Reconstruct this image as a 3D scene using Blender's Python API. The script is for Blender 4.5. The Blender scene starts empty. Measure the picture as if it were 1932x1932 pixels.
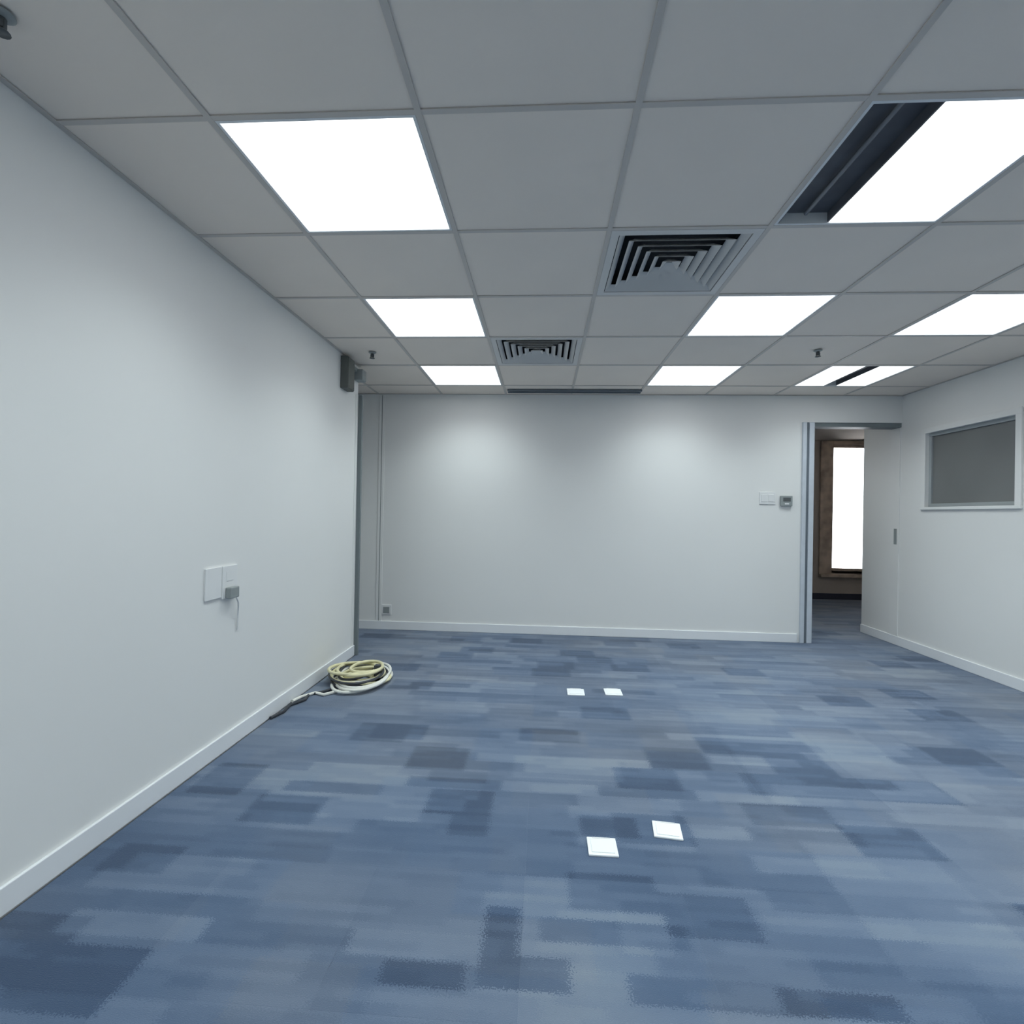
import bpy, bmesh, math, random
from mathutils import Matrix, Vector

random.seed(7)
scene = bpy.context.scene
COL = scene.collection

# ------------------------------------------------------------------ camera
CAM_Z, CEIL = 1.195, 2.395
yaw, pitch, roll = 0.0618, 0.0041, 0.0181
f = Vector((-math.sin(yaw) * math.cos(pitch), math.cos(yaw) * math.cos(pitch), math.sin(pitch)))
r = Vector((math.cos(yaw), math.sin(yaw), 0))
u = r.cross(f)
r2 = r * math.cos(roll) + u * math.sin(roll)
u2 = u * math.cos(roll) - r * math.sin(roll)
cd = bpy.data.cameras.new('camera')
cd.sensor_width = 36.0
cd.lens = 18.0
cd.clip_start = 0.05
cam = bpy.data.objects.new('camera', cd)
COL.objects.link(cam)
m4 = Matrix((r2, u2, -f)).transposed().to_4x4()
m4.translation = (0, 0, CAM_Z)
cam.matrix_world = m4
scene.camera = cam

# ------------------------------------------------------------------ world, exposure
world = bpy.data.worlds.new('overcast_sky')
scene.world = world
world.use_nodes = True
world.node_tree.nodes['Background'].inputs[0].default_value = (0.93, 0.96, 1.0, 1)
world.node_tree.nodes['Background'].inputs[1].default_value = 6.0
vs = scene.view_settings
vs.view_transform = 'Standard'
vs.look = 'None'
vs.gamma = 1
vs.use_curve_mapping = False
vs.exposure = 0.06
scene.cycles.max_bounces = 6
scene.cycles.diffuse_bounces = 4
scene.cycles.glossy_bounces = 2
scene.cycles.use_adaptive_sampling = True
scene.cycles.adaptive_threshold = 0.08
scene.cycles.adaptive_min_samples = 16
scene.cycles.use_light_tree = False
scene.cycles.caustics_reflective = False
scene.cycles.caustics_refractive = False
LAMP_W = 5.8           # watts of each ceiling panel
LAMP_SPREAD = 126.0     # degrees, cut-off of the panel optics
LAMP_GLOW = 2.5         # brightness of the diffuser itself
LAMP_COL = (0.87, 0.985, 1.0)


# ------------------------------------------------------------------ materials
def mat(name, col, rough=0.6, spec=0.3, metal=0.0, bump=0.0, bscale=200.0, var=0.0, vscale=3.0):
    m = bpy.data.materials.new(name)
    m.use_nodes = True
    nt = m.node_tree
    b = nt.nodes['Principled BSDF']
    b.inputs['Base Color'].default_value = (*col, 1)
    b.inputs['Roughness'].default_value = rough
    b.inputs['Specular IOR Level'].default_value = spec
    b.inputs['Metallic'].default_value = metal
    tc = nt.nodes.new('ShaderNodeTexCoord')
    if var:
        n = nt.nodes.new('ShaderNodeTexNoise')
        n.inputs['Scale'].default_value = vscale
        n.inputs['Detail'].default_value = 1
        nt.links.new(tc.outputs['Object'], n.inputs['Vector'])
        rp = nt.nodes.new('ShaderNodeValToRGB')
        rp.color_ramp.elements[0].position = 0.3
        rp.color_ramp.elements[1].position = 0.7
        rp.color_ramp.elements[0].color = (*[c * (1 - var) for c in col], 1)
        rp.color_ramp.elements[1].color = (*[min(1, c * (1 + var)) for c in col], 1)
        nt.links.new(n.outputs['Fac'], rp.inputs[0])
        nt.links.new(rp.outputs[0], b.inputs['Base Color'])
    if bump:
        n = nt.nodes.new('ShaderNodeTexNoise')
        n.inputs['Scale'].default_value = bscale
        n.inputs['Detail'].default_value = 3
        nt.links.new(tc.outputs['Object'], n.inputs['Vector'])
        bp = nt.nodes.new('ShaderNodeBump')
        bp.inputs['Strength'].default_value = bump
        bp.inputs['Distance'].default_value = 0.002
        nt.links.new(n.outputs['Fac'], bp.inputs['Height'])
        nt.links.new(bp.outputs[0], b.inputs['Normal'])
    return m


M = {}
M['wall'] = mat('white_paint', (0.82, 0.825, 0.81), 0.65, 0.25, var=0.012, vscale=1.2)
M['trim'] = mat('white_gloss_paint', (0.84, 0.86, 0.88), 0.4, 0.4, var=0.01)
M['ceil'] = mat('mineral_fibre_tile', (0.88, 0.80, 0.72), 0.9, 0.1, var=0.015, vscale=2.5)
M['plenum'] = mat('dark_plenum', (0.05, 0.055, 0.06), 0.9, 0.1, var=0.05)
M['grid'] = mat('grey_grid_metal', (0.60, 0.56, 0.52), 0.5, 0.3, var=0.02)
M['lampframe'] = mat('lamp_frame_enamel', (0.75, 0.77, 0.78), 0.4, 0.4, var=0.01)
M['vent'] = mat('vent_enamel', (0.68, 0.67, 0.65), 0.45, 0.35, var=0.02)
M['ventdark'] = mat('duct_interior', (0.03, 0.034, 0.04), 0.8, 0.1, var=0.1)
M['tray'] = mat('unlit_lamp_tray', (0.10, 0.105, 0.12), 0.5, 0.3, var=0.15, vscale=12)
M['tube'] = mat('unlit_tube', (0.22, 0.23, 0.25), 0.25, 0.5, var=0.03)
M['alu'] = mat('brushed_aluminium', (0.60, 0.65, 0.71), 0.45, 0.5, metal=0.1, var=0.03, vscale=20)
M['aludark'] = mat('dark_groove', (0.16, 0.19, 0.22), 0.6, 0.3, var=0.05)
M['greyprofile'] = mat('grey_profile', (0.19, 0.22, 0.23), 0.5, 0.3, var=0.03)
M['glassdark'] = mat('dark_window_glass', (0.195, 0.20, 0.20), 0.42, 0.35, var=0.06, vscale=2)
M['winframe'] = mat('grey_window_frame', (0.36, 0.39, 0.40), 0.5, 0.3, var=0.03)
M['plastic'] = mat('white_plastic', (0.80, 0.81, 0.81), 0.35, 0.5, var=0.01)
M['floorplate'] = mat('white_floor_plate', (0.93, 0.96, 0.97), 0.3, 0.5, var=0.01)
M['dark'] = mat('charcoal_plastic', (0.10, 0.11, 0.115), 0.5, 0.4, var=0.05)
M['mid'] = mat('grey_plastic', (0.30, 0.33, 0.33), 0.5, 0.4, var=0.04)
M['olive'] = mat('olive_grey_metal', (0.13, 0.14, 0.13), 0.55, 0.35, var=0.06)
M['cable'] = mat('cream_cable', (0.72, 0.68, 0.44), 0.5, 0.4, var=0.12, vscale=14)
M['cablewhite'] = mat('off_white_cable', (0.80, 0.80, 0.74), 0.5, 0.4, var=0.05, vscale=14)
M['cabledark'] = mat('dark_cable', (0.045, 0.05, 0.06), 0.5, 0.4, var=0.1)
M['wood'] = mat('brown_wood', (0.46, 0.38, 0.31), 0.55, 0.3, var=0.25, vscale=9)
M['farwall'] = mat('far_room_wall', (0.42, 0.38, 0.34), 0.7, 0.2, var=0.04)
M['skirtdark'] = mat('dark_skirting', (0.05, 0.055, 0.08), 0.6, 0.2, var=0.05)
M['screed'] = mat('grey_screed', (0.25, 0.27, 0.30), 0.9, 0.1, var=0.1)


def glass_mat():
    m = bpy.data.materials.new('clear_glass')
    m.use_nodes = True
    nt = m.node_tree
    nt.nodes.remove(nt.nodes['Principled BSDF'])
    tr = nt.nodes.new('ShaderNodeBsdfTransparent')
    gl = nt.nodes.new('ShaderNodeBsdfGlossy')
    gl.inputs['Roughness'].default_value = 0.02
    fr = nt.nodes.new('ShaderNodeFresnel')
    mx = nt.nodes.new('ShaderNodeMixShader')
    nt.links.new(fr.outputs[0], mx.inputs[0])
    nt.links.new(tr.outputs[0], mx.inputs[1])
    nt.links.new(gl.outputs[0], mx.inputs[2])
    nt.links.new(mx.outputs[0], nt.nodes['Material Output'].inputs[0])
    return m


M['glass'] = glass_mat()


def lamp_mat():
    m = bpy.data.materials.new('lit_diffuser')
    m.use_nodes = True
    nt = m.node_tree
    nt.nodes.remove(nt.nodes['Principled BSDF'])
    e = nt.nodes.new('ShaderNodeEmission')
    e.inputs['Color'].default_value = (0.95, 0.985, 1.0, 1)
    e.inputs['Strength'].default_value = LAMP_GLOW
    nt.links.new(e.outputs[0], nt.nodes['Material Output'].inputs[0])
    return m


M['lit'] = lamp_mat()


PATCHES = [(-0.15, -0.05, 1.29, 1.56, -0.42), (-0.05, 0.09, 1.29, 1.39, -0.42), (-0.46, -0.19, 2.02, 2.20, -0.34), (-0.34, -0.19, 1.89, 2.02, -0.24),
           (0.38, 0.65, 1.49, 1.66, -0.30), (-1.49, -1.26, 2.07, 2.33, -0.32), (-0.63, -0.35, 2.36, 2.59, -0.34), (-0.50, -0.23, 2.26, 2.36, -0.24),
           (0.16, 0.38, 1.93, 2.06, -0.32), (0.10, 0.38, 1.57, 1.73, -0.26), (-0.40, -0.15, 1.28, 1.35, -0.26), (0.61, 0.90, 1.28, 1.35, -0.32),
           (0.53, 0.82, 2.48, 2.70, -0.24), (-0.11, 0.21, 2.71, 2.87, -0.28), (-1.00, -0.71, 2.62, 2.85, -0.28), (-1.46, -1.23, 1.60, 1.74, -0.26),
           (0.84, 1.18, 2.06, 2.21, -0.26), (0.97, 1.39, 1.40, 1.97, 0.14), (0.99, 1.78, 2.22, 3.00, 0.14), (-0.12, 0.38, 2.33, 2.54, 0.16),
           (0.24, 0.38, 1.42, 1.57, 0.16), (-1.55, -1.28, 1.20, 1.42, -0.25), (0.9, 2.4, 3.0, 3.6, 0.08)]


def carpet_mat():
    m = bpy.data.materials.new('blue_patchwork_carpet')
    m.use_nodes = True
    nt = m.node_tree
    L = nt.links.new
    b = nt.nodes['Principled BSDF']
    b.inputs['Roughness'].default_value = 0.92
    b.inputs['Specular IOR Level'].default_value = 0.12
    b.inputs['Sheen Weight'].default_value = 0.25
    geo = nt.nodes.new('ShaderNodeNewGeometry')
    sep = nt.nodes.new('ShaderNodeSeparateXYZ')
    L(geo.outputs['Position'], sep.inputs[0])
    oi = nt.nodes.new('ShaderNodeObjectInfo')

    def math_(op, a, c=None, clamp=False):
        n = nt.nodes.new('ShaderNodeMath')
        n.operation = op
        n.use_clamp = clamp
        for i, v in enumerate((a, c)):
            if v is None:
                continue
            if isinstance(v, (int, float)):
                n.inputs[i].default_value = v
            else:
                L(v, n.inputs[i])
        return n.outputs[0]

    def lerp(fac, a, c):
        n = nt.nodes.new('ShaderNodeMix')
        n.data_type = 'FLOAT'
        for k, v in ((0, fac), (2, a), (3, c)):
            if isinstance(v, (int, float)):
                n.inputs[k].default_value = v
            else:
                L(v, n.inputs[k])
        return n.outputs[0]
    # some tiles are laid a quarter turn round
    turn = math_('GREATER_THAN', oi.outputs['Random'], 2.0)
    X = lerp(turn, sep.outputs[0], sep.outputs[1])
    Y = lerp(turn, sep.outputs[1], sep.outputs[0])
    # frayed edges of the woven patches
    def fray(scale, amp, off):
        nn = nt.nodes.new('ShaderNodeTexNoise')
        nn.inputs['Scale'].default_value = scale
        nn.inputs['Detail'].default_value = 0
        mm = nt.nodes.new('ShaderNodeMapping')
        mm.inputs['Location'].default_value = (off, off * 2, 0)
        L(geo.outputs['Position'], mm.inputs[0])
        L(mm.outputs[0], nn.inputs['Vector'])
        return math_('MULTIPLY', math_('SUBTRACT', nn.outputs['Fac'], 0.5), amp)
    X = math_('ADD', X, fray(220.0, 0.07, 1.0))
    Y = math_('ADD', Y, fray(220.0, 0.035, 5.0))

    def cells(w, h, seed):
        v = math_('FLOOR', math_('DIVIDE', Y, h))
        wn = nt.nodes.new('ShaderNodeTexWhiteNoise')
        wn.noise_dimensions = '1D'
        L(math_('ADD', v, seed), wn.inputs['W'])
        uu = math_('FLOOR', math_('ADD', math_('DIVIDE', X, w), math_('MULTIPLY', wn.outputs['Value'], 5.0)))
        cb = nt.nodes.new('ShaderNodeCombineXYZ')
        L(uu, cb.inputs[0])
        L(v, cb.inputs[1])
        cb.inputs[2].default_value = seed
        w2 = nt.nodes.new('ShaderNodeTexWhiteNoise')
        w2.noise_dimensions = '3D'
        L(cb.outputs[0], w2.inputs['Vector'])
        return w2.outputs['Value']
    a = cells(0.29, 0.19, 3.0)
    c = cells(0.42, 0.085, 11.0)
    d = cells(0.22, 0.030, 23.0)
    nz = nt.nodes.new('ShaderNodeTexNoise')
    nz.inputs['Scale'].default_value = 1.1
    nz.inputs['Detail'].default_value = 2
    L(geo.outputs['Position'], nz.inputs['Vector'])
    # tone 0 dark .. 1 light
    t = math_('ADD', math_('MULTIPLY', c, 0.42), math_('MULTIPLY', d, 0.16))
    t = math_('ADD', t, math_('MULTIPLY', nz.outputs['Fac'], 0.55))
    dk = math_('LESS_THAN', a, 0.11)
    t = math_('SUBTRACT', t, math_('MULTIPLY', dk, 0.30))
    # single woven patches that stand out from the weave: extent in metres, change of tone
    for (x0, x1, y0, y1, dt) in PATCHES:
        cx, cy, hx, hy = (x0 + x1) / 2, (y0 + y1) / 2, (x1 - x0) / 2, (y1 - y0) / 2
        mx_ = math_('LESS_THAN', math_('ABSOLUTE', math_('SUBTRACT', X, cx)), hx)
        my_ = math_('LESS_THAN', math_('ABSOLUTE', math_('SUBTRACT', Y, cy)), hy)
        t = math_('ADD', t, math_('MULTIPLY', math_('MULTIPLY', mx_, my_), dt))
    t = math_('ADD', t, math_('MULTIPLY', math_('SUBTRACT', oi.outputs['Random'], 0.5), 0.12), clamp=True)
    rp = nt.nodes.new('ShaderNodeValToRGB')
    cr = rp.color_ramp
    cr.elements[0].position = 0.12
    cr.elements[0].color = (0.0377, 0.0672, 0.1246, 1)
    cr.elements[1].position = 0.92
    cr.elements[1].color = (0.1763, 0.2255, 0.2952, 1)
    for p_, cc in ((0.34, (0.0656, 0.1066, 0.182)), (0.55, (0.0968, 0.141, 0.2214)), (0.72, (0.1279, 0.1755, 0.2583))):
        e = cr.elements.new(p_)
        e.color = (*cc, 1)
    L(t, rp.inputs[0])
    # greyer patches
    n2 = nt.nodes.new('ShaderNodeTexNoise')
    n2.inputs['Scale'].default_value = 0.9
    n2.inputs['Detail'].default_value = 1
    mp = nt.nodes.new('ShaderNodeMapping')
    mp.inputs['Location'].default_value = (7.3, 2.1, 0)
    L(geo.outputs['Position'], mp.inputs[0])
    L(mp.outputs[0], n2.inputs['Vector'])
    g = math_('ADD', math_('MULTIPLY', math_('SUBTRACT', n2.outputs['Fac'], 0.40), 1.6), math_('MULTIPLY', math_('SUBTRACT', a, 0.5), 0.5), clamp=True)
    hs = nt.nodes.new('ShaderNodeHueSaturation')
    hs.inputs['Saturation'].default_value = 0.50
    L(rp.outputs[0], hs.inputs['Color'])
    mx = nt.nodes.new('ShaderNodeMix')
    mx.data_type = 'RGBA'
    L(g, mx.inputs[0])
    L(rp.outputs[0], mx.inputs[6])
    L(hs.outputs[0], mx.inputs[7])
    L(mx.outputs[2], b.inputs['Base Color'])
    fn = nt.nodes.new('ShaderNodeTexNoise')
    fn.inputs['Scale'].default_value = 350
    fn.inputs['Detail'].default_value = 0
    L(geo.outputs['Position'], fn.inputs['Vector'])
    bp = nt.nodes.new('ShaderNodeBump')
    bp.inputs['Strength'].default_value = 0.4
    bp.inputs['Distance'].default_value = 0.003
    L(fn.outputs['Fac'], bp.inputs['Height'])
    L(bp.outputs[0], b.inputs['Normal'])
    return m


M['carpet'] = carpet_mat()


# ------------------------------------------------------------------ builders
def add_box(bm, x0, x1, y0, y1, z0, z1):
    vv = [bm.verts.new(c) for c in ((x0, y0, z0), (x1, y0, z0), (x1, y1, z0), (x0, y1, z0),
                                    (x0, y0, z1), (x1, y0, z1), (x1, y1, z1), (x0, y1, z1))]
    for q in ((3, 2, 1, 0), (4, 5, 6, 7), (0, 1, 5, 4), (1, 2, 6, 5), (2, 3, 7, 6), (3, 0, 4, 7)):
        bm.faces.new([vv[i] for i in q])


def mesh_from(name, bm, material, bevel=0.0, smooth=False):
    if bevel:
        bmesh.ops.bevel(bm, geom=list(bm.edges), offset=bevel, segments=2, affect='EDGES', profile=0.5)
    bmesh.ops.recalc_face_normals(bm, faces=list(bm.faces))
    me = bpy.data.meshes.new(name)
    bm.to_mesh(me)
    bm.free()
    me.materials.append(M[material])
    if smooth:
        for p_ in me.polygons:
            p_.use_smooth = True
    return me


def obj(name, me, parent=None, loc=(0, 0, 0)):
    o = bpy.data.objects.new(name, me)
    COL.objects.link(o)
    o.location = loc
    if parent is not None:
        o.parent = parent
    return o


def boxes(name, lst, material, parent=None, bevel=0.0, loc=(0, 0, 0)):
    bm = bmesh.new()
    for b in lst:
        add_box(bm, *b)
    return obj(name, mesh_from(name, bm, material, bevel), parent, loc)


def tag(o, label, cat, group=None, kind=None):
    o['label'] = label
    o['category'] = cat
    if group:
        o['group'] = group
    if kind:
        o['kind'] = kind
    return o


def struct(o, label, cat):
    return tag(o, label, cat, kind='structure')


def empty(name, loc, rotz=0.0):
    o = bpy.data.objects.new(name, None)
    COL.objects.link(o)
    o.location = loc
    o.rotation_euler = (0, 0, rotz)
    o.empty_display_size = 0.1
    return o


def tube_mesh(name, pts, rad, material, res=6, seg=2, cyclic=False):
    cu = bpy.data.curves.new(name, 'CURVE')
    cu.dimensions = '3D'
    sp = cu.splines.new('POLY')
    sp.points.add(len(pts) - 1)
    for i, p_ in enumerate(pts):
        sp.points[i].co = (*p_, 1)
    sp.use_cyclic_u = cyclic
    cu.bevel_depth = rad
    cu.bevel_resolution = seg
    cu.use_fill_caps = True
    tmp = bpy.data.objects.new(name, cu)
    COL.objects.link(tmp)
    dg = bpy.context.evaluated_depsgraph_get()
    me = bpy.data.meshes.new_from_object(tmp.evaluated_get(dg))
    bpy.data.objects.remove(tmp)
    me.name = name
    me.materials.clear()
    me.materials.append(M[material])
    for p_ in me.polygons:
        p_.use_smooth = True
    return me


def lathe(name, prof, material, seg=20):
    bm = bmesh.new()
    rings = []
    for (rr, z) in prof:
        if rr < 1e-6:
            rings.append([bm.verts.new((0, 0, z))])
        else:
            rings.append([bm.verts.new((rr * math.cos(2 * math.pi * k / seg), rr * math.sin(2 * math.pi * k / seg), z)) for k in range(seg)])
    for a, b in zip(rings, rings[1:]):
        for k in range(seg):
            k2 = (k + 1) % seg
            if len(a) == 1 and len(b) == 1:
                continue
            if len(a) == 1:
                bm.faces.new((a[0], b[k], b[k2]))
            elif len(b) == 1:
                bm.faces.new((a[k], b[0], a[k2]))
            else:
                bm.faces.new((a[k], b[k], b[k2], a[k2]))
    return mesh_from(name, bm, material, 0, True)


# ------------------------------------------------------------------ dimensions (metres)
XL, XR, YB, YR = -1.558, 3.422, 5.132, -2.30     # left, right, back wall faces, wall behind the camera
LEND = 4.165                                      # where the left wall stops
XREC = -2.05                                      # recess behind the left wall
DX0, DTOP = 2.60, 2.137                           # doorway in the back wall
PEND = 5.72                                       # end of the passage wall
YFAR, XF0, XF1 = 8.0, 1.9, 6.4                    # room beyond the doorway
T = 0.12
GX, GY, TS = -1.051, 1.510, 0.653                 # ceiling grid origin and pitch

# ------------------------------------------------------------------ room shell
floor = struct(boxes('floor', [(XREC - T, XF1 + T, YR - T, YFAR + T, -0.12, -0.012)], 'screed'),
               'blue patchwork carpet tile floor of the empty office', 'floor')
ceiling = struct(boxes('ceiling', [(XREC - T, XF1 + T, YR - T, YFAR + T, CEIL + 0.16, CEIL + 0.26)], 'plenum'),
                 'suspended ceiling of pale grey square tiles in a metal grid', 'ceiling')

wl = struct(boxes('wall_left', [(XL - T, XL, YR, LEND, -0.012, CEIL + 0.16)], 'wall'),
            'long plain white painted wall on the left', 'wall')
wb = struct(boxes('wall_back', [(XREC, 2.49, YB, YB + T, -0.012, CEIL + 0.16),
                                (2.49, XR, YB, YB + T, DTOP, CEIL + 0.16)], 'wall'),
            'white painted far wall with scallops of lamp light', 'wall')
WY0, WY1, WZ0, WZ1 = 3.935, 4.815, 1.325, 1.985   # opening of the inner window
wr = struct(boxes('wall_right', [(XR, XR + T, YR, WY0, -0.012, CEIL + 0.16), (XR, XR + T, WY1, PEND, -0.012, CEIL + 0.16),
                                 (XR, XR + T, WY0, WY1, -0.012, WZ0), (XR, XR + T, WY0, WY1, WZ1, CEIL + 0.16)], 'wall'),
            'white painted wall on the right with a small dark window', 'wall')
struct(boxes('wall_rear', [(XL - T, XR + T, YR - T, YR, -0.012, CEIL + 0.16)], 'wall'),
       'plain white wall behind the viewer', 'wall')
struct(boxes('wall_recess', [(XREC - T, XREC, LEND - 1.2, YB + T, -0.012, CEIL + 0.16), (XREC, XL - T, LEND - 1.2 - T, LEND - 1.2, -0.012, CEIL + 0.16)], 'wall'),
       'white wall of the recess behind the end of the left wall', 'wall')
# room beyond the doorway
FWX0, FWX1, FWZ0, FWZ1 = 4.33, 5.45, 0.43, 2.325
struct(boxes('wall_far', [(XF0, FWX0, YFAR, YFAR + T, -0.012, CEIL + 0.16), (FWX1, XF1, YFAR, YFAR + T, -0.012, CEIL + 0.16),
                          (FWX0, FWX1, YFAR, YFAR + T, -0.012, FWZ0), (FWX0, FWX1, YFAR, YFAR + T, FWZ1, CEIL + 0.16)], 'farwall'),
       'dim brownish wall around the bright window beyond the doorway', 'wall')
struct(boxes('wall_far_side', [(XF0 - T, XF0, YB + T, YFAR, -0.012, CEIL + 0.16), (XF1, XF1 + T, PEND - T, YFAR, -0.012, CEIL + 0.16),
                               (XR + T, XF1, PEND - T, PEND, -0.012, CEIL + 0.16)], 'farwall'),
       'side walls of the dim room beyond the doorway', 'wall')

# carpet tiles: one mesh per tile, cut at the walls
cache = {}


def slab(name, w, d, h, material, inset):
    key = (name, round(w, 4), round(d, 4))
    if key not in cache:
        bm = bmesh.new()
        c = inset
        # slab with a chamfered upper/lower rim so that the joints read as shallow grooves
        up = h > 0
        z0, z1 = 0.0, h
        lo = [bm.verts.new(v) for v in ((0, 0, z0), (w, 0, z0), (w, d, z0), (0, d, z0))]
        mi = [bm.verts.new(v) for v in ((0, 0, z1 - math.copysign(c, h)), (w, 0, z1 - math.copysign(c, h)), (w, d, z1 - math.copysign(c, h)), (0, d, z1 - math.copysign(c, h)))]
        hi = [bm.verts.new(v) for v in ((c, c, z1), (w - c, c, z1), (w - c, d - c, z1), (c, d - c, z1))]
        bm.faces.new(lo)
        bm.faces.new(hi)
        for A, B in ((lo, mi), (mi, hi)):
            for k in range(4):
                bm.faces.new((A[k], A[(k + 1) % 4], B[(k + 1) % 4], B[k]))
        cache[key] = mesh_from(name, bm, material)
    return cache[key]


CT = 0.5
x = -3.05
rows = []
y0s = [YR + k * CT for k in range(int((YB + T - YR) / CT) + 1)]
for yy in y0s:
    k = 0
    while True:
        x0 = -3.04 + k * CT
        if x0 > XR:
            break
        k += 1
        ya, yb = yy, min(yy + CT, YB)
        xa, xb = x0, min(x0 + CT, XR)
        if yb - ya < 0.02:
            continue
        if ya >= LEND - 0.02:
            xa = max(xa, XREC)
        elif yb <= LEND + 0.001:
            xa = max(xa, XL)
        else:
            # tile straddling the end of the left wall
            if xb <= XL + 0.001:
                ya = LEND
                xa = max(xa, XREC)
            else:
                xa = max(xa, XL) if xa < XL - 0.001 else xa
        if xb - xa < 0.02:
            continue
        g = 0.0001
        obj('carpet_tile', slab('carpet_tile', xb - xa - 2 * g, yb - ya - 2 * g, 0.012, 'carpet', 0.0002), floor, (xa + g, ya + g, -0.012))
# threshold piece and far-room carpet
boxes('carpet_sheet', [(DX0, XR, YB, YB + T, -0.012, 0.0), (XF0, XR, YB + T, PEND, -0.012, 0.0),
                       (XF0, XF1, PEND, YFAR, -0.012, 0.0)], 'carpet', floor)

# ------------------------------------------------------------------ suspended ceiling
LIT = {(0, 0), (0, 2), (0, 4), (3, 0), (3, 2), (3, 4), (5, 0), (5, 2), (5, 4),
       (0, -2), (3, -2), (5, -2), (0, -4), (3, -4), (5, -4)}
VENTS = {(2, 1), (1, 3)}
i0 = math.floor((XREC - GX) / TS)
i1 = math.ceil((XF1 - GX) / TS)
j0 = math.floor((YR - GY) / TS)
j1 = math.ceil((YFAR - GY) / TS)
BAR = 0.010     # half width of a grid bar


def zone(i, j):
    xa, xb, ya, yb = GX + i * TS, GX + (i + 1) * TS, GY + j * TS, GY + (j + 1) * TS
    return xa, xb, ya, yb


def clip_tile(i, j):
    """rectangles of cell (i, j) that lie inside the main room (cut at its walls)"""
    xa, xb, ya, yb = zone(i, j)
    out = []
    for (rx0, rx1, ry0, ry1) in ((XL, XR, YR, LEND), (XREC, XR, LEND, YB)):
        a, b, c, d = max(xa, rx0), min(xb, rx1), max(ya, ry0), min(yb, ry1)
        if b - a > 0.03 and d - c > 0.03:
            out.append((a, b, c, d))
    if len(out) == 2 and abs(out[0][0] - out[1][0]) < 1e-6:
        out = [(out[0][0], out[0][1], out[0][2], out[1][3])]
    return out


for i in range(i0, i1):
    for j in range(j0, j1):
        if (i, j) in LIT or (i, j) in VENTS:
            continue
        for (a, b, c, d) in clip_tile(i, j):
            dz = random.uniform(0, 0.0012)
            e = 0.002
            obj('ceiling_tile', slab('ceiling_tile', b - a - 2 * e, d - c - 2 * e, -0.012, 'ceil', 0.003), ceiling,
                (a + e, c + e, CEIL + 0.016 + dz))
# ceiling of the room beyond, too far away for separate tiles
boxes('ceiling_panel', [(XF0, XR, YB + T, PEND, CEIL, CEIL + 0.02), (XF0, XF1, PEND, YFAR, CEIL, CEIL + 0.02)], 'ceil', ceiling)
# grid bars: long runners, and cross tees between them
for i in range(i0, i1 + 1):
    gx = GX + i * TS
    if gx < XREC + 0.02 or gx > XR - 0.02:
        continue
    ya = YR if gx > XL + BAR else LEND
    boxes('grid_runner', [(gx - BAR, gx + BAR, ya, YB, CEIL, CEIL + 0.004), (gx - 0.002, gx + 0.002, ya, YB, CEIL + 0.004, CEIL + 0.04)], 'grid', ceiling)
for j in range(j0, j1 + 1):
    gy = GY + j * TS
    if gy < YR + 0.02 or gy > YB - 0.02:
        continue
    xa = XL if gy < LEND else XREC
    boxes('cross_tee', [(xa, XR, gy - BAR, gy + BAR, CEIL + 0.0005, CEIL + 0.004), (xa, XR, gy - 0.002, gy + 0.002, CEIL + 0.004, CEIL + 0.036)], 'grid', ceiling)
# wall angles all round
boxes('wall_angle', [(XL, XL + 0.02, YR, LEND, CEIL - 0.0005, CEIL + 0.003), (XR - 0.02, XR, YR, YB, CEIL - 0.0005, CEIL + 0.003),
                     (XREC, XR, YB - 0.02, YB, CEIL - 0.0005, CEIL + 0.003)], 'grid', ceiling)

# ------------------------------------------------------------------ skirtings and trims
BH = 0.085
struct(boxes('baseboard_left', [(XL, XL + 0.012, YR, LEND, 0.0, BH)], 'trim', bevel=0.003), 'white skirting along the left wall', 'baseboard')
struct(boxes('baseboard_back', [(XREC, 2.47, YB - 0.012, YB, 0.0, BH)], 'trim', bevel=0.003), 'white skirting along the far wall', 'baseboard')
struct(boxes('baseboard_right', [(XR - 0.012, XR, YR, PEND, 0.0, BH)], 'trim', bevel=0.003), 'white skirting along the right wall', 'baseboard')
struct(boxes('baseboard_far', [(XF0, XF1, YFAR - 0.014, YFAR, 0.0, 0.09)], 'skirtdark', bevel=0.003), 'dark skirting below the window beyond the doorway', 'baseboard')

t1 = empty('trim_1', (XL, LEND, 0))
struct(t1, 'grey metal end profile on the corner of the left wall', 'trim')
boxes('profile', [(-T, 0.036, 0.0, 0.028, 0.0, 2.16)], 'greyprofile', t1, 0.002)
boxes('cover_bead', [(0.0, 0.004, -0.05, 0.0, 0.0, 2.16)], 'wall', t1, 0.001)
t2 = empty('trim_2', (-1.66, YB, 0))
struct(t2, 'slim white vertical joint cover near the left end of the far wall', 'trim')
boxes('cover_strip', [(-0.03, 0.03, -0.008, 0.0, BH, CEIL - 0.01)], 'wall', t2, 0.002)
boxes('groove', [(-0.004, 0.004, -0.0088, -0.0075, BH, CEIL - 0.012)], 'mid', t2)

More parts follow.
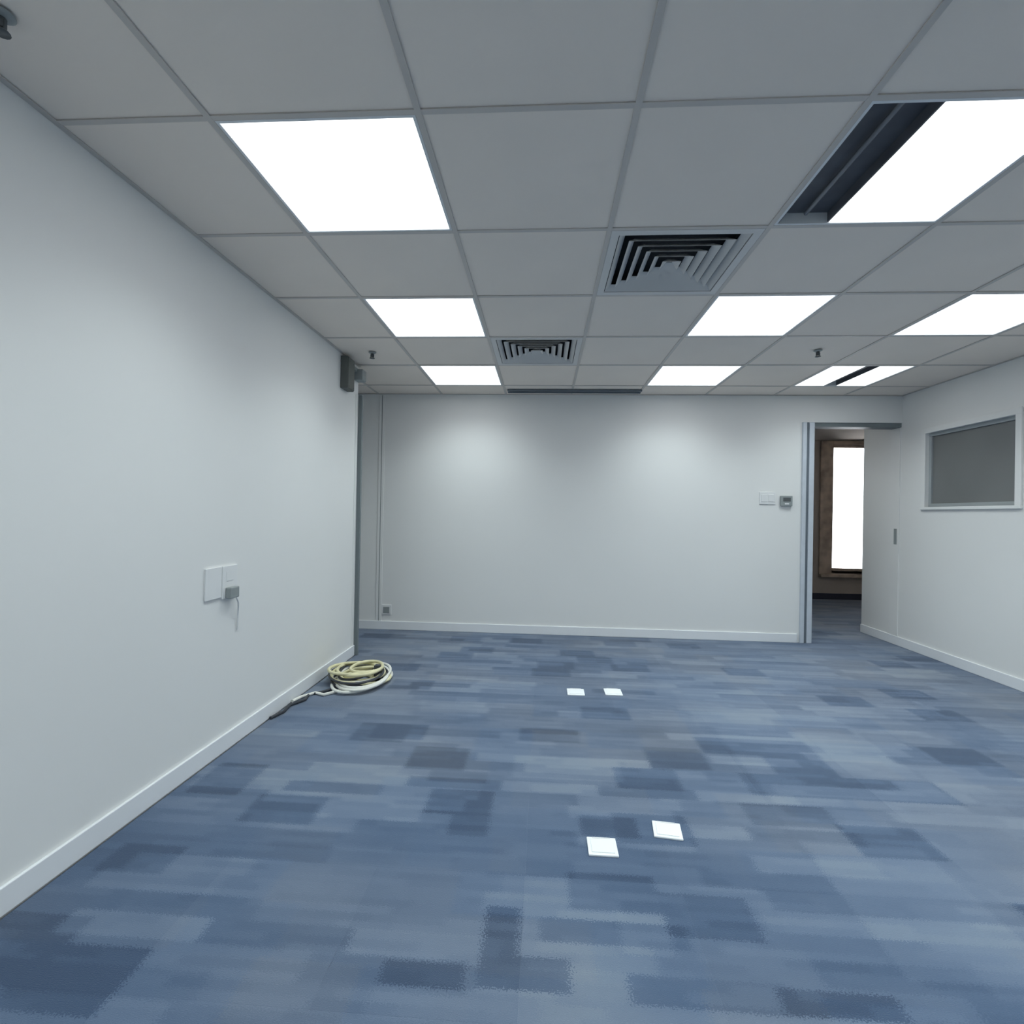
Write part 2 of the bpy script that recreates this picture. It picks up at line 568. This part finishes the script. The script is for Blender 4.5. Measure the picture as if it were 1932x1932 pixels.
# door frame: aluminium jamb on the left of the opening, head above it
d1 = empty('door_1', (2.49, YB, 0))
struct(d1, 'open doorway with an aluminium jamb at the right end of the far wall', 'doorway')
boxes('jamb', [(0.0, 0.036, -0.025, T + 0.02, 0, DTOP)], 'alu', d1, 0.003)
boxes('jamb_groove', [(0.036, 0.062, -0.008, T + 0.01, 0, DTOP)], 'aludark', d1)
boxes('jamb_stop', [(0.062, 0.11, -0.02, T + 0.02, 0, DTOP)], 'alu', d1, 0.003)
boxes('head', [(0.11, XR - 2.49, 0.01, T + 0.02, DTOP - 0.04, DTOP)], 'greyprofile', d1, 0.003)
boxes('side_jamb', [(XR - 2.49 - 0.008, XR - 2.49, 0.02, T + 0.02, BH, DTOP - 0.04)], 'wall', d1, 0.002)
boxes('strike_plate', [(XR - 2.49 - 0.0105, XR - 2.49 - 0.008, 0.045, 0.085, 0.97, 1.12)], 'mid', d1, 0.001)

# ------------------------------------------------------------------ windows
w1 = empty('window_1', (XR, (WY0 + WY1) / 2, WZ0))
struct(w1, 'small dark glazed inner window in the right wall', 'window')
hw, hh = (WY1 - WY0) / 2, WZ1 - WZ0
AW = 0.05
boxes('architrave', [(-0.014, 0.0, -hw - AW, hw + AW, hh, hh + AW), (-0.014, 0.0, -hw - AW, -hw, 0, hh), (-0.014, 0.0, hw, hw + AW, 0, hh)], 'wall', w1, 0.002)
boxes('window_sill', [(-0.018, 0.05, -hw - AW, hw + AW, -0.025, 0.0)], 'wall', w1, 0.003)
wf = boxes('window_frame', [(0.02, 0.06, -hw, hw, 0.0, 0.03), (0.02, 0.06, -hw, hw, hh - 0.03, hh), (0.02, 0.06, -hw, -hw + 0.03, 0.03, hh - 0.03), (0.02, 0.06, hw - 0.03, hw, 0.03, hh - 0.03)], 'winframe', w1, 0.002)
boxes('pane', [(0.035, 0.043, -hw + 0.03, hw - 0.03, 0.03, hh - 0.03)], 'glassdark', wf)

w2 = empty('window_2', ((FWX0 + FWX1) / 2, YFAR, FWZ0))
struct(w2, 'tall bright brown framed window seen through the doorway', 'window')
hw2, hh2 = (FWX1 - FWX0) / 2, FWZ1 - FWZ0
boxes('casing', [(-hw2 - 0.18, -hw2, -0.03, 0.0, -0.05, hh2 + 0.06), (hw2, hw2 + 0.18, -0.03, 0.0, -0.05, hh2 + 0.06), (-hw2, hw2, -0.03, 0.0, hh2, hh2 + 0.06)], 'wood', w2, 0.004)
boxes('window_sill', [(-hw2 - 0.18, hw2 + 0.18, -0.09, 0.0, -0.09, -0.05), (-hw2, hw2, 0.0, T, -0.04, 0.0)], 'wood', w2, 0.004)
wf2 = boxes('window_frame', [(-hw2, -hw2 + 0.035, 0.03, 0.08, 0, hh2), (hw2 - 0.035, hw2, 0.03, 0.08, 0, hh2), (-hw2, hw2, 0.03, 0.08, 0, 0.035), (-hw2, hw2, 0.03, 0.08, hh2 - 0.035, hh2)], 'wood', w2)
boxes('pane', [(-hw2 + 0.035, hw2 - 0.035, 0.05, 0.056, 0.035, hh2 - 0.035)], 'glass', wf2)


# ------------------------------------------------------------------ ceiling lamps
def lamp(i, j, label, lit=((0.0, 1.0),), group='square recessed ceiling lamps', drop=0.0, power=1.0):
    """a recessed square panel; lit = spans across its width that give light"""
    xa, xb, ya, yb = zone(i, j)
    t = empty('ceiling_lamp', ((xa + xb) / 2, (ya + yb) / 2, CEIL - drop))
    tag(t, label, 'ceiling lamp', group)
    s = TS / 2 - BAR - 0.001
    h0, h1 = 0.001, 0.06
    fr = 0.010
    boxes('frame', [(-s, s, -s, -s + fr, h0, h1), (-s, s, s - fr, s, h0, h1), (-s, -s + fr, -s + fr, s - fr, h0, h1), (s - fr, s, -s + fr, s - fr, h0, h1)], 'lampframe', t)
    boxes('housing', [(-s, s, -s, s, h1, h1 + 0.05)], 'tray' if len(lit) > 1 or lit[0] != (0.0, 1.0) else 'lampframe', t)
    q = s - fr
    for (a, b) in lit:
        x0, x1 = -q + 2 * q * a, -q + 2 * q * b
        boxes('diffuser', [(x0, x1, -q, q, 0.006, 0.011)], 'lit', t)
        ld = bpy.data.lights.new('panel_light', 'AREA')
        ld.shape = 'RECTANGLE'
        ld.size = (x1 - x0) * 0.98
        ld.size_y = 2 * q * 0.98
        ld.energy = LAMP_W * power * (b - a)
        ld.spread = math.radians(LAMP_SPREAD)
        ld.color = LAMP_COL
        lo = bpy.data.objects.new('panel_light', ld)
        COL.objects.link(lo)
        lo.parent = t
        lo.location = ((x0 + x1) / 2, 0, 0.004)
    # bare tray with an unlit tube where a part of the panel is out
    spans = []
    prev = 0.0
    for (a, b) in lit:
        if a - prev > 0.02:
            spans.append((prev, a))
        prev = b
    if 1.0 - prev > 0.02:
        spans.append((prev, 1.0))
    for (a, b) in spans:
        x0, x1 = -q + 2 * q * a, -q + 2 * q * b
        boxes('unlit_tray', [(x0, x1, -q, q, 0.045, 0.05), (x0, x0 + 0.006, -q, q, 0.006, 0.045), (x1 - 0.006, x1, -q, q, 0.006, 0.045)], 'tray', t)
        xm = (x0 + x1) / 2
        obj('unlit_tube', tube_mesh('unlit_tube', [(xm, -q + 0.02, 0.03), (xm, q - 0.02, 0.03)], 0.008, 'tube'), t)
    return t


lamp(0, 0, 'large fully lit square ceiling lamp nearest the viewer, above the left wall')
lamp(0, 2, 'lit square ceiling lamp second from the viewer in the row along the left wall')
lamp(0, 4, 'lit square ceiling lamp closest to the far wall in the row along the left wall')
lamp(3, 0, 'ceiling lamp at the upper right with a dark unlit strip along its left edge', lit=((0.33, 1.0),))
lamp(3, 2, 'lit square ceiling lamp in the middle row right of the louvred air vent')
lamp(3, 4, 'lit square ceiling lamp by the far wall, right of the dark slot vent')
lamp(5, 2, 'lit ceiling lamp cut by the right edge of the picture')
lamp(5, 4, 'ceiling lamp above the doorway with a dark band between two lit strips', lit=((0.0, 0.42), (0.60, 1.0)))
for (i, j) in sorted(LIT - {(0, 0), (0, 2), (0, 4), (3, 0), (3, 2), (3, 4), (5, 2), (5, 4)}):
    side = {0: 'in the row along the left wall', 3: 'in the middle row', 5: 'in the row near the right wall'}[i]
    where = {0: 'outside the right picture edge', -2: 'directly above the viewer', -4: 'behind the viewer'}[j]
    lamp(i, j, 'lit square ceiling lamp %s, %s' % (where, side), group='ceiling lamps out of view')
# unseen lamp added to brighten the passage and room beyond the doorway
lamp(5, 6, 'added unseen square lamp that brightens the room beyond the doorway', group='ceiling lamps out of view', drop=0.111, power=0.35)


# ------------------------------------------------------------------ air vents
def vent(i, j, label):
    xa, xb, ya, yb = zone(i, j)
    t = empty('air_vent', ((xa + xb) / 2, (ya + yb) / 2, CEIL))
    tag(t, label, 'air vent', 'louvred square ceiling vents')
    s = TS / 2 - BAR - 0.001
    inn = s - 0.035
    # flat rim
    boxes('rim', [(-s, s, -s, -inn, 0.0, 0.006), (-s, s, inn, s, 0.0, 0.006), (-s, -inn, -inn, inn, 0.0, 0.006), (inn, s, -inn, inn, 0.0, 0.006)], 'vent', t)
    boxes('duct_box', [(-inn - 0.01, inn + 0.01, -inn - 0.01, inn + 0.01, 0.10, 0.105), (-inn - 0.01, -inn, -inn, inn, 0.006, 0.10), (inn, inn + 0.01, -inn, inn, 0.006, 0.10),
                       (-inn, inn, -inn - 0.01, -inn, 0.006, 0.10), (-inn, inn, inn, inn + 0.01, 0.006, 0.10)], 'ventdark', t)
    n = 6
    p_ = inn / n
    for k in range(n):
        ro = inn * (1 - k / n) - 0.004
        ri = ro - p_ * 0.62
        zl, zh = 0.002, 0.002 + p_ * 0.52
        for side in range(4):
            a = side * math.pi / 2
            ca, sa = round(math.cos(a)), round(math.sin(a))

            def P(px_, py_, z):
                return (px_ * ca - py_ * sa, px_ * sa + py_ * ca, z)
            bm = bmesh.new()
            th = 0.0015
            ri_ = max(ri, 0.004)
            v = [bm.verts.new(P(*q)) for q in ((-ro, -ro, zl), (ro, -ro, zl), (ri_, -ri_, zh), (-ri_, -ri_, zh),
                                               (-ro, -ro, zl + th), (ro, -ro, zl + th), (ri_, -ri_, zh + th), (-ri_, -ri_, zh + th))]
            for q in ((0, 1, 2, 3), (7, 6, 5, 4), (0, 4, 5, 1), (1, 5, 6, 2), (2, 6, 7, 3), (3, 7, 4, 0)):
                bm.faces.new([v[z] for z in q])
            obj('louvre_blade', mesh_from('louvre_blade', bm, 'vent'), t)
    return t


vent(2, 1, 'large louvred square air vent left of the ceiling lamp with the dark strip')
vent(1, 3, 'smaller looking louvred square air vent further back between the lamp rows')

sv = empty('slot_vent', (0.27, 4.955, CEIL))
tag(sv, 'long narrow dark slot vent in the ceiling along the far wall', 'air vent')
boxes('slot_frame', [(-0.64, 0.64, -0.045, -0.03, -0.016, 0.0), (-0.64, 0.64, 0.03, 0.045, -0.016, 0.0), (-0.64, -0.625, -0.03, 0.03, -0.008, 0.0), (0.625, 0.64, -0.03, 0.03, -0.008, 0.0)], 'aludark', sv, 0.001)
boxes('slot_back', [(-0.625, 0.625, -0.03, 0.03, -0.002, 0.0)], 'ventdark', sv)
for yy in (-0.012, 0.012):
    boxes('slot_blade', [(-0.625, 0.625, yy - 0.002, yy + 0.002, -0.007, -0.002)], 'dark', sv)


# ------------------------------------------------------------------ sprinklers / detectors
def sprinkler(x, y, label):
    t = empty('sprinkler_head', (x, y, CEIL))
    tag(t, label, 'sprinkler', 'dark ceiling sprinkler heads')
    obj('escutcheon', lathe('escutcheon', ((0.0, 0.0), (0.028, 0.0), (0.029, -0.003), (0.02, -0.009), (0.01, -0.011), (0.0, -0.011)), 'mid'), t)
    obj('nozzle', lathe('nozzle', ((0.0, -0.010), (0.011, -0.010), (0.011, -0.032), (0.007, -0.036), (0.0, -0.036)), 'dark', 12), t)
    obj('deflector', lathe('deflector', ((0.0, -0.043), (0.019, -0.044), (0.02, -0.046), (0.0, -0.048)), 'dark', 14), t)
    for s in (-1, 1):
        boxes('yoke_arm', [(s * 0.012 - 0.002, s * 0.012 + 0.002, -0.003, 0.003, -0.045, -0.016)], 'dark', t)


sprinkler(1.92, 3.75, 'small dark sprinkler head on the ceiling near the right-hand lamps')
sprinkler(-1.31, 3.78, 'small dark sprinkler head on the ceiling by the end of the left wall')
sprinkler(-1.345, 1.165, 'dark sprinkler head cut by the upper left corner of the picture')

# ------------------------------------------------------------------ box on the left wall
jb = empty('wall_box', (XL, 3.86, 2.13))
tag(jb, 'dark grey metal box high on the left wall end, just below the ceiling', 'box')
boxes('body', [(0.0, 0.055, -0.07, 0.07, 0.0, 0.245)], 'olive', jb, 0.004)
boxes('lid', [(0.055, 0.06, -0.063, 0.063, 0.006, 0.239)], 'olive', jb, 0.002)
boxes('bracket', [(0.0, 0.03, 0.07, 0.22, 0.195, 0.225)], 'mid', jb, 0.003)
boxes('sensor_head', [(0.0, 0.075, 0.20, 0.29, 0.13, 0.22)], 'mid', jb, 0.008)
for yy in (-0.04, 0.04):
    for zz in (0.02, 0.205):
        boxes('screw', [(0.06, 0.062, yy - 0.004, yy + 0.004, zz - 0.004, zz + 0.004)], 'dark', jb)

# ------------------------------------------------------------------ outlets and controls
so = empty('wall_outlet', (XL, 2.395, 0.84))
tag(so, 'white double wall outlet with a dark plug on the left wall', 'outlet')
boxes('blank_plate', [(0.0, 0.009, -0.125, -0.005, -0.075, 0.075)], 'plastic', so, 0.002)
boxes('socket_plate', [(0.0, 0.009, 0.0, 0.12, -0.085, 0.075)], 'plastic', so, 0.002)
boxes('socket_recess', [(0.009, 0.0105, 0.03, 0.09, 0.0, 0.045)], 'plastic', so)
pl = boxes('plug', [(0.009, 0.04, 0.022, 0.092, -0.085, -0.03)], 'mid', so, 0.005)
obj('cord', tube_mesh('cord', [(0.035, 0.07, -0.08), (0.034, 0.09, -0.11), (0.02, 0.115, -0.14), (0.008, 0.13, -0.19), (0.006, 0.135, -0.26)], 0.004, 'plastic'), pl)

bo = empty('wall_outlet', (-1.685 + 0.105, YB, 0.20))
tag(bo, 'small grey wall outlet low on the far wall beside the left corner', 'outlet')
boxes('plate', [(-0.05, 0.05, -0.009, 0.0, -0.05, 0.05)], 'plastic', bo, 0.002)
boxes('socket_insert', [(-0.032, 0.032, -0.013, -0.009, -0.034, 0.030)], 'mid', bo, 0.002)

ls = empty('light_switch', (2.17, YB, 1.395))
tag(ls, 'pale light switch plate on the far wall left of the thermostat', 'switch')
sp_ = boxes('plate', [(-0.075, 0.075, -0.008, 0.0, -0.06, 0.06)], 'plastic', ls, 0.002)
for k in (-1, 1):
    boxes('rocker', [(k * 0.034 - 0.026, k * 0.034 + 0.026, -0.0125, -0.008, -0.035, 0.035)], 'plastic', ls, 0.002)
th = empty('thermostat', (2.345, YB, 1.37))
tag(th, 'small dark grey thermostat on the far wall beside the doorway', 'thermostat')
cs = boxes('case', [(-0.055, 0.055, -0.028, 0.0, -0.05, 0.05)], 'mid', th, 0.005)
boxes('display', [(-0.035, 0.035, -0.030, -0.028, -0.005, 0.032)], 'dark', cs)
boxes('button', [(-0.02, 0.02, -0.031, -0.028, -0.034, -0.02)], 'plastic', th)


# ------------------------------------------------------------------ white floor outlets
def floor_outlet(x, y, w, d, rz, label):
    t = empty('floor_outlet', (x, y, 0.0), rz)
    tag(t, label, 'floor outlet', 'white floor outlets in the carpet')
    boxes('plate', [(-w / 2, w / 2, -d / 2, d / 2, 0.0, 0.007)], 'floorplate', t, 0.002)
    boxes('lid', [(-w / 2 + 0.012, w / 2 - 0.012, -d / 2 + 0.012, d / 2 - 0.012, 0.007, 0.010)], 'floorplate', t, 0.001)
    boxes('hinge', [(-w / 2 + 0.02, w / 2 - 0.02, d / 2 - 0.012, d / 2 - 0.007, 0.007, 0.011)], 'plastic', t)


floor_outlet(0.232, 1.865, 0.105, 0.10, 0.0, 'white square floor outlet closest to the viewer, the left of the near pair')
floor_outlet(0.490, 1.985, 0.105, 0.10, -0.12, 'white floor outlet turned slightly, the right of the near pair')
floor_outlet(0.237, 3.475, 0.115, 0.12, 0.0, 'small white floor outlet, the left of the far pair')
floor_outlet(0.490, 3.505, 0.115, 0.12, 0.0, 'small white floor outlet, the right of the far pair')

# ------------------------------------------------------------------ coil of cable by the left wall
cc = empty('cable_coil', (-1.27, 3.55, 0.0))
tag(cc, 'untidy coil of cream cable lying on the carpet at the end of the left wall', 'cable')
rnd = random.Random(3)


def coil_pts(turns, r0, r1, z0, z1, sx, sy, jit, n=40):
    pts = []
    N = int(turns * n)
    ph = [rnd.uniform(0, 6.28) for _ in range(4)]
    for k in range(N + 1):
        s = k / N
        a = 2 * math.pi * turns * s
        rr = r0 + (r1 - r0) * (0.5 - 0.5 * math.cos(a * 0.37 + ph[0])) + jit * math.sin(a * 2.3 + ph[1])
        z = z0 + (z1 - z0) * (0.5 + 0.5 * math.sin(a * 0.21 + ph[2]))
        pts.append((sx * rr * math.cos(a) + 0.03 * math.sin(a * 0.13 + ph[3]), sy * rr * math.sin(a), z))
    return pts


obj('cream_loops', tube_mesh('cream_loops', coil_pts(9, 0.09, 0.19, 0.012, 0.10, 0.95, 1.0, 0.012), 0.011, 'cable'), cc)
obj('pale_loops', tube_mesh('pale_loops', coil_pts(5, 0.15, 0.22, 0.011, 0.05, 0.9, 1.35, 0.02), 0.010, 'cablewhite'), cc)
obj('dark_loops', tube_mesh('dark_loops', coil_pts(3, 0.12, 0.22, 0.010, 0.07, 0.9, 1.2, 0.02), 0.008, 'cabledark'), cc)
boxes('cable_tie', [(0.10, 0.14, -0.02, 0.02, 0.0, 0.115)], 'cabledark', cc, 0.004)
obj('loose_tail', tube_mesh('loose_tail', [(-0.10, -0.20, 0.010), (-0.16, -0.28, 0.010), (-0.22, -0.33, 0.010), (-0.20, -0.42, 0.010), (-0.25, -0.52, 0.010), (-0.235, -0.62, 0.010), (-0.262, -0.72, 0.010)], 0.009, 'cabledark'), cc)
obj('pale_tail', tube_mesh('pale_tail', [(-0.05, -0.24, 0.011), (-0.12, -0.33, 0.011), (-0.19, -0.30, 0.011), (-0.245, -0.38, 0.011), (-0.265, -0.46, 0.011)], 0.010, 'cablewhite'), cc)
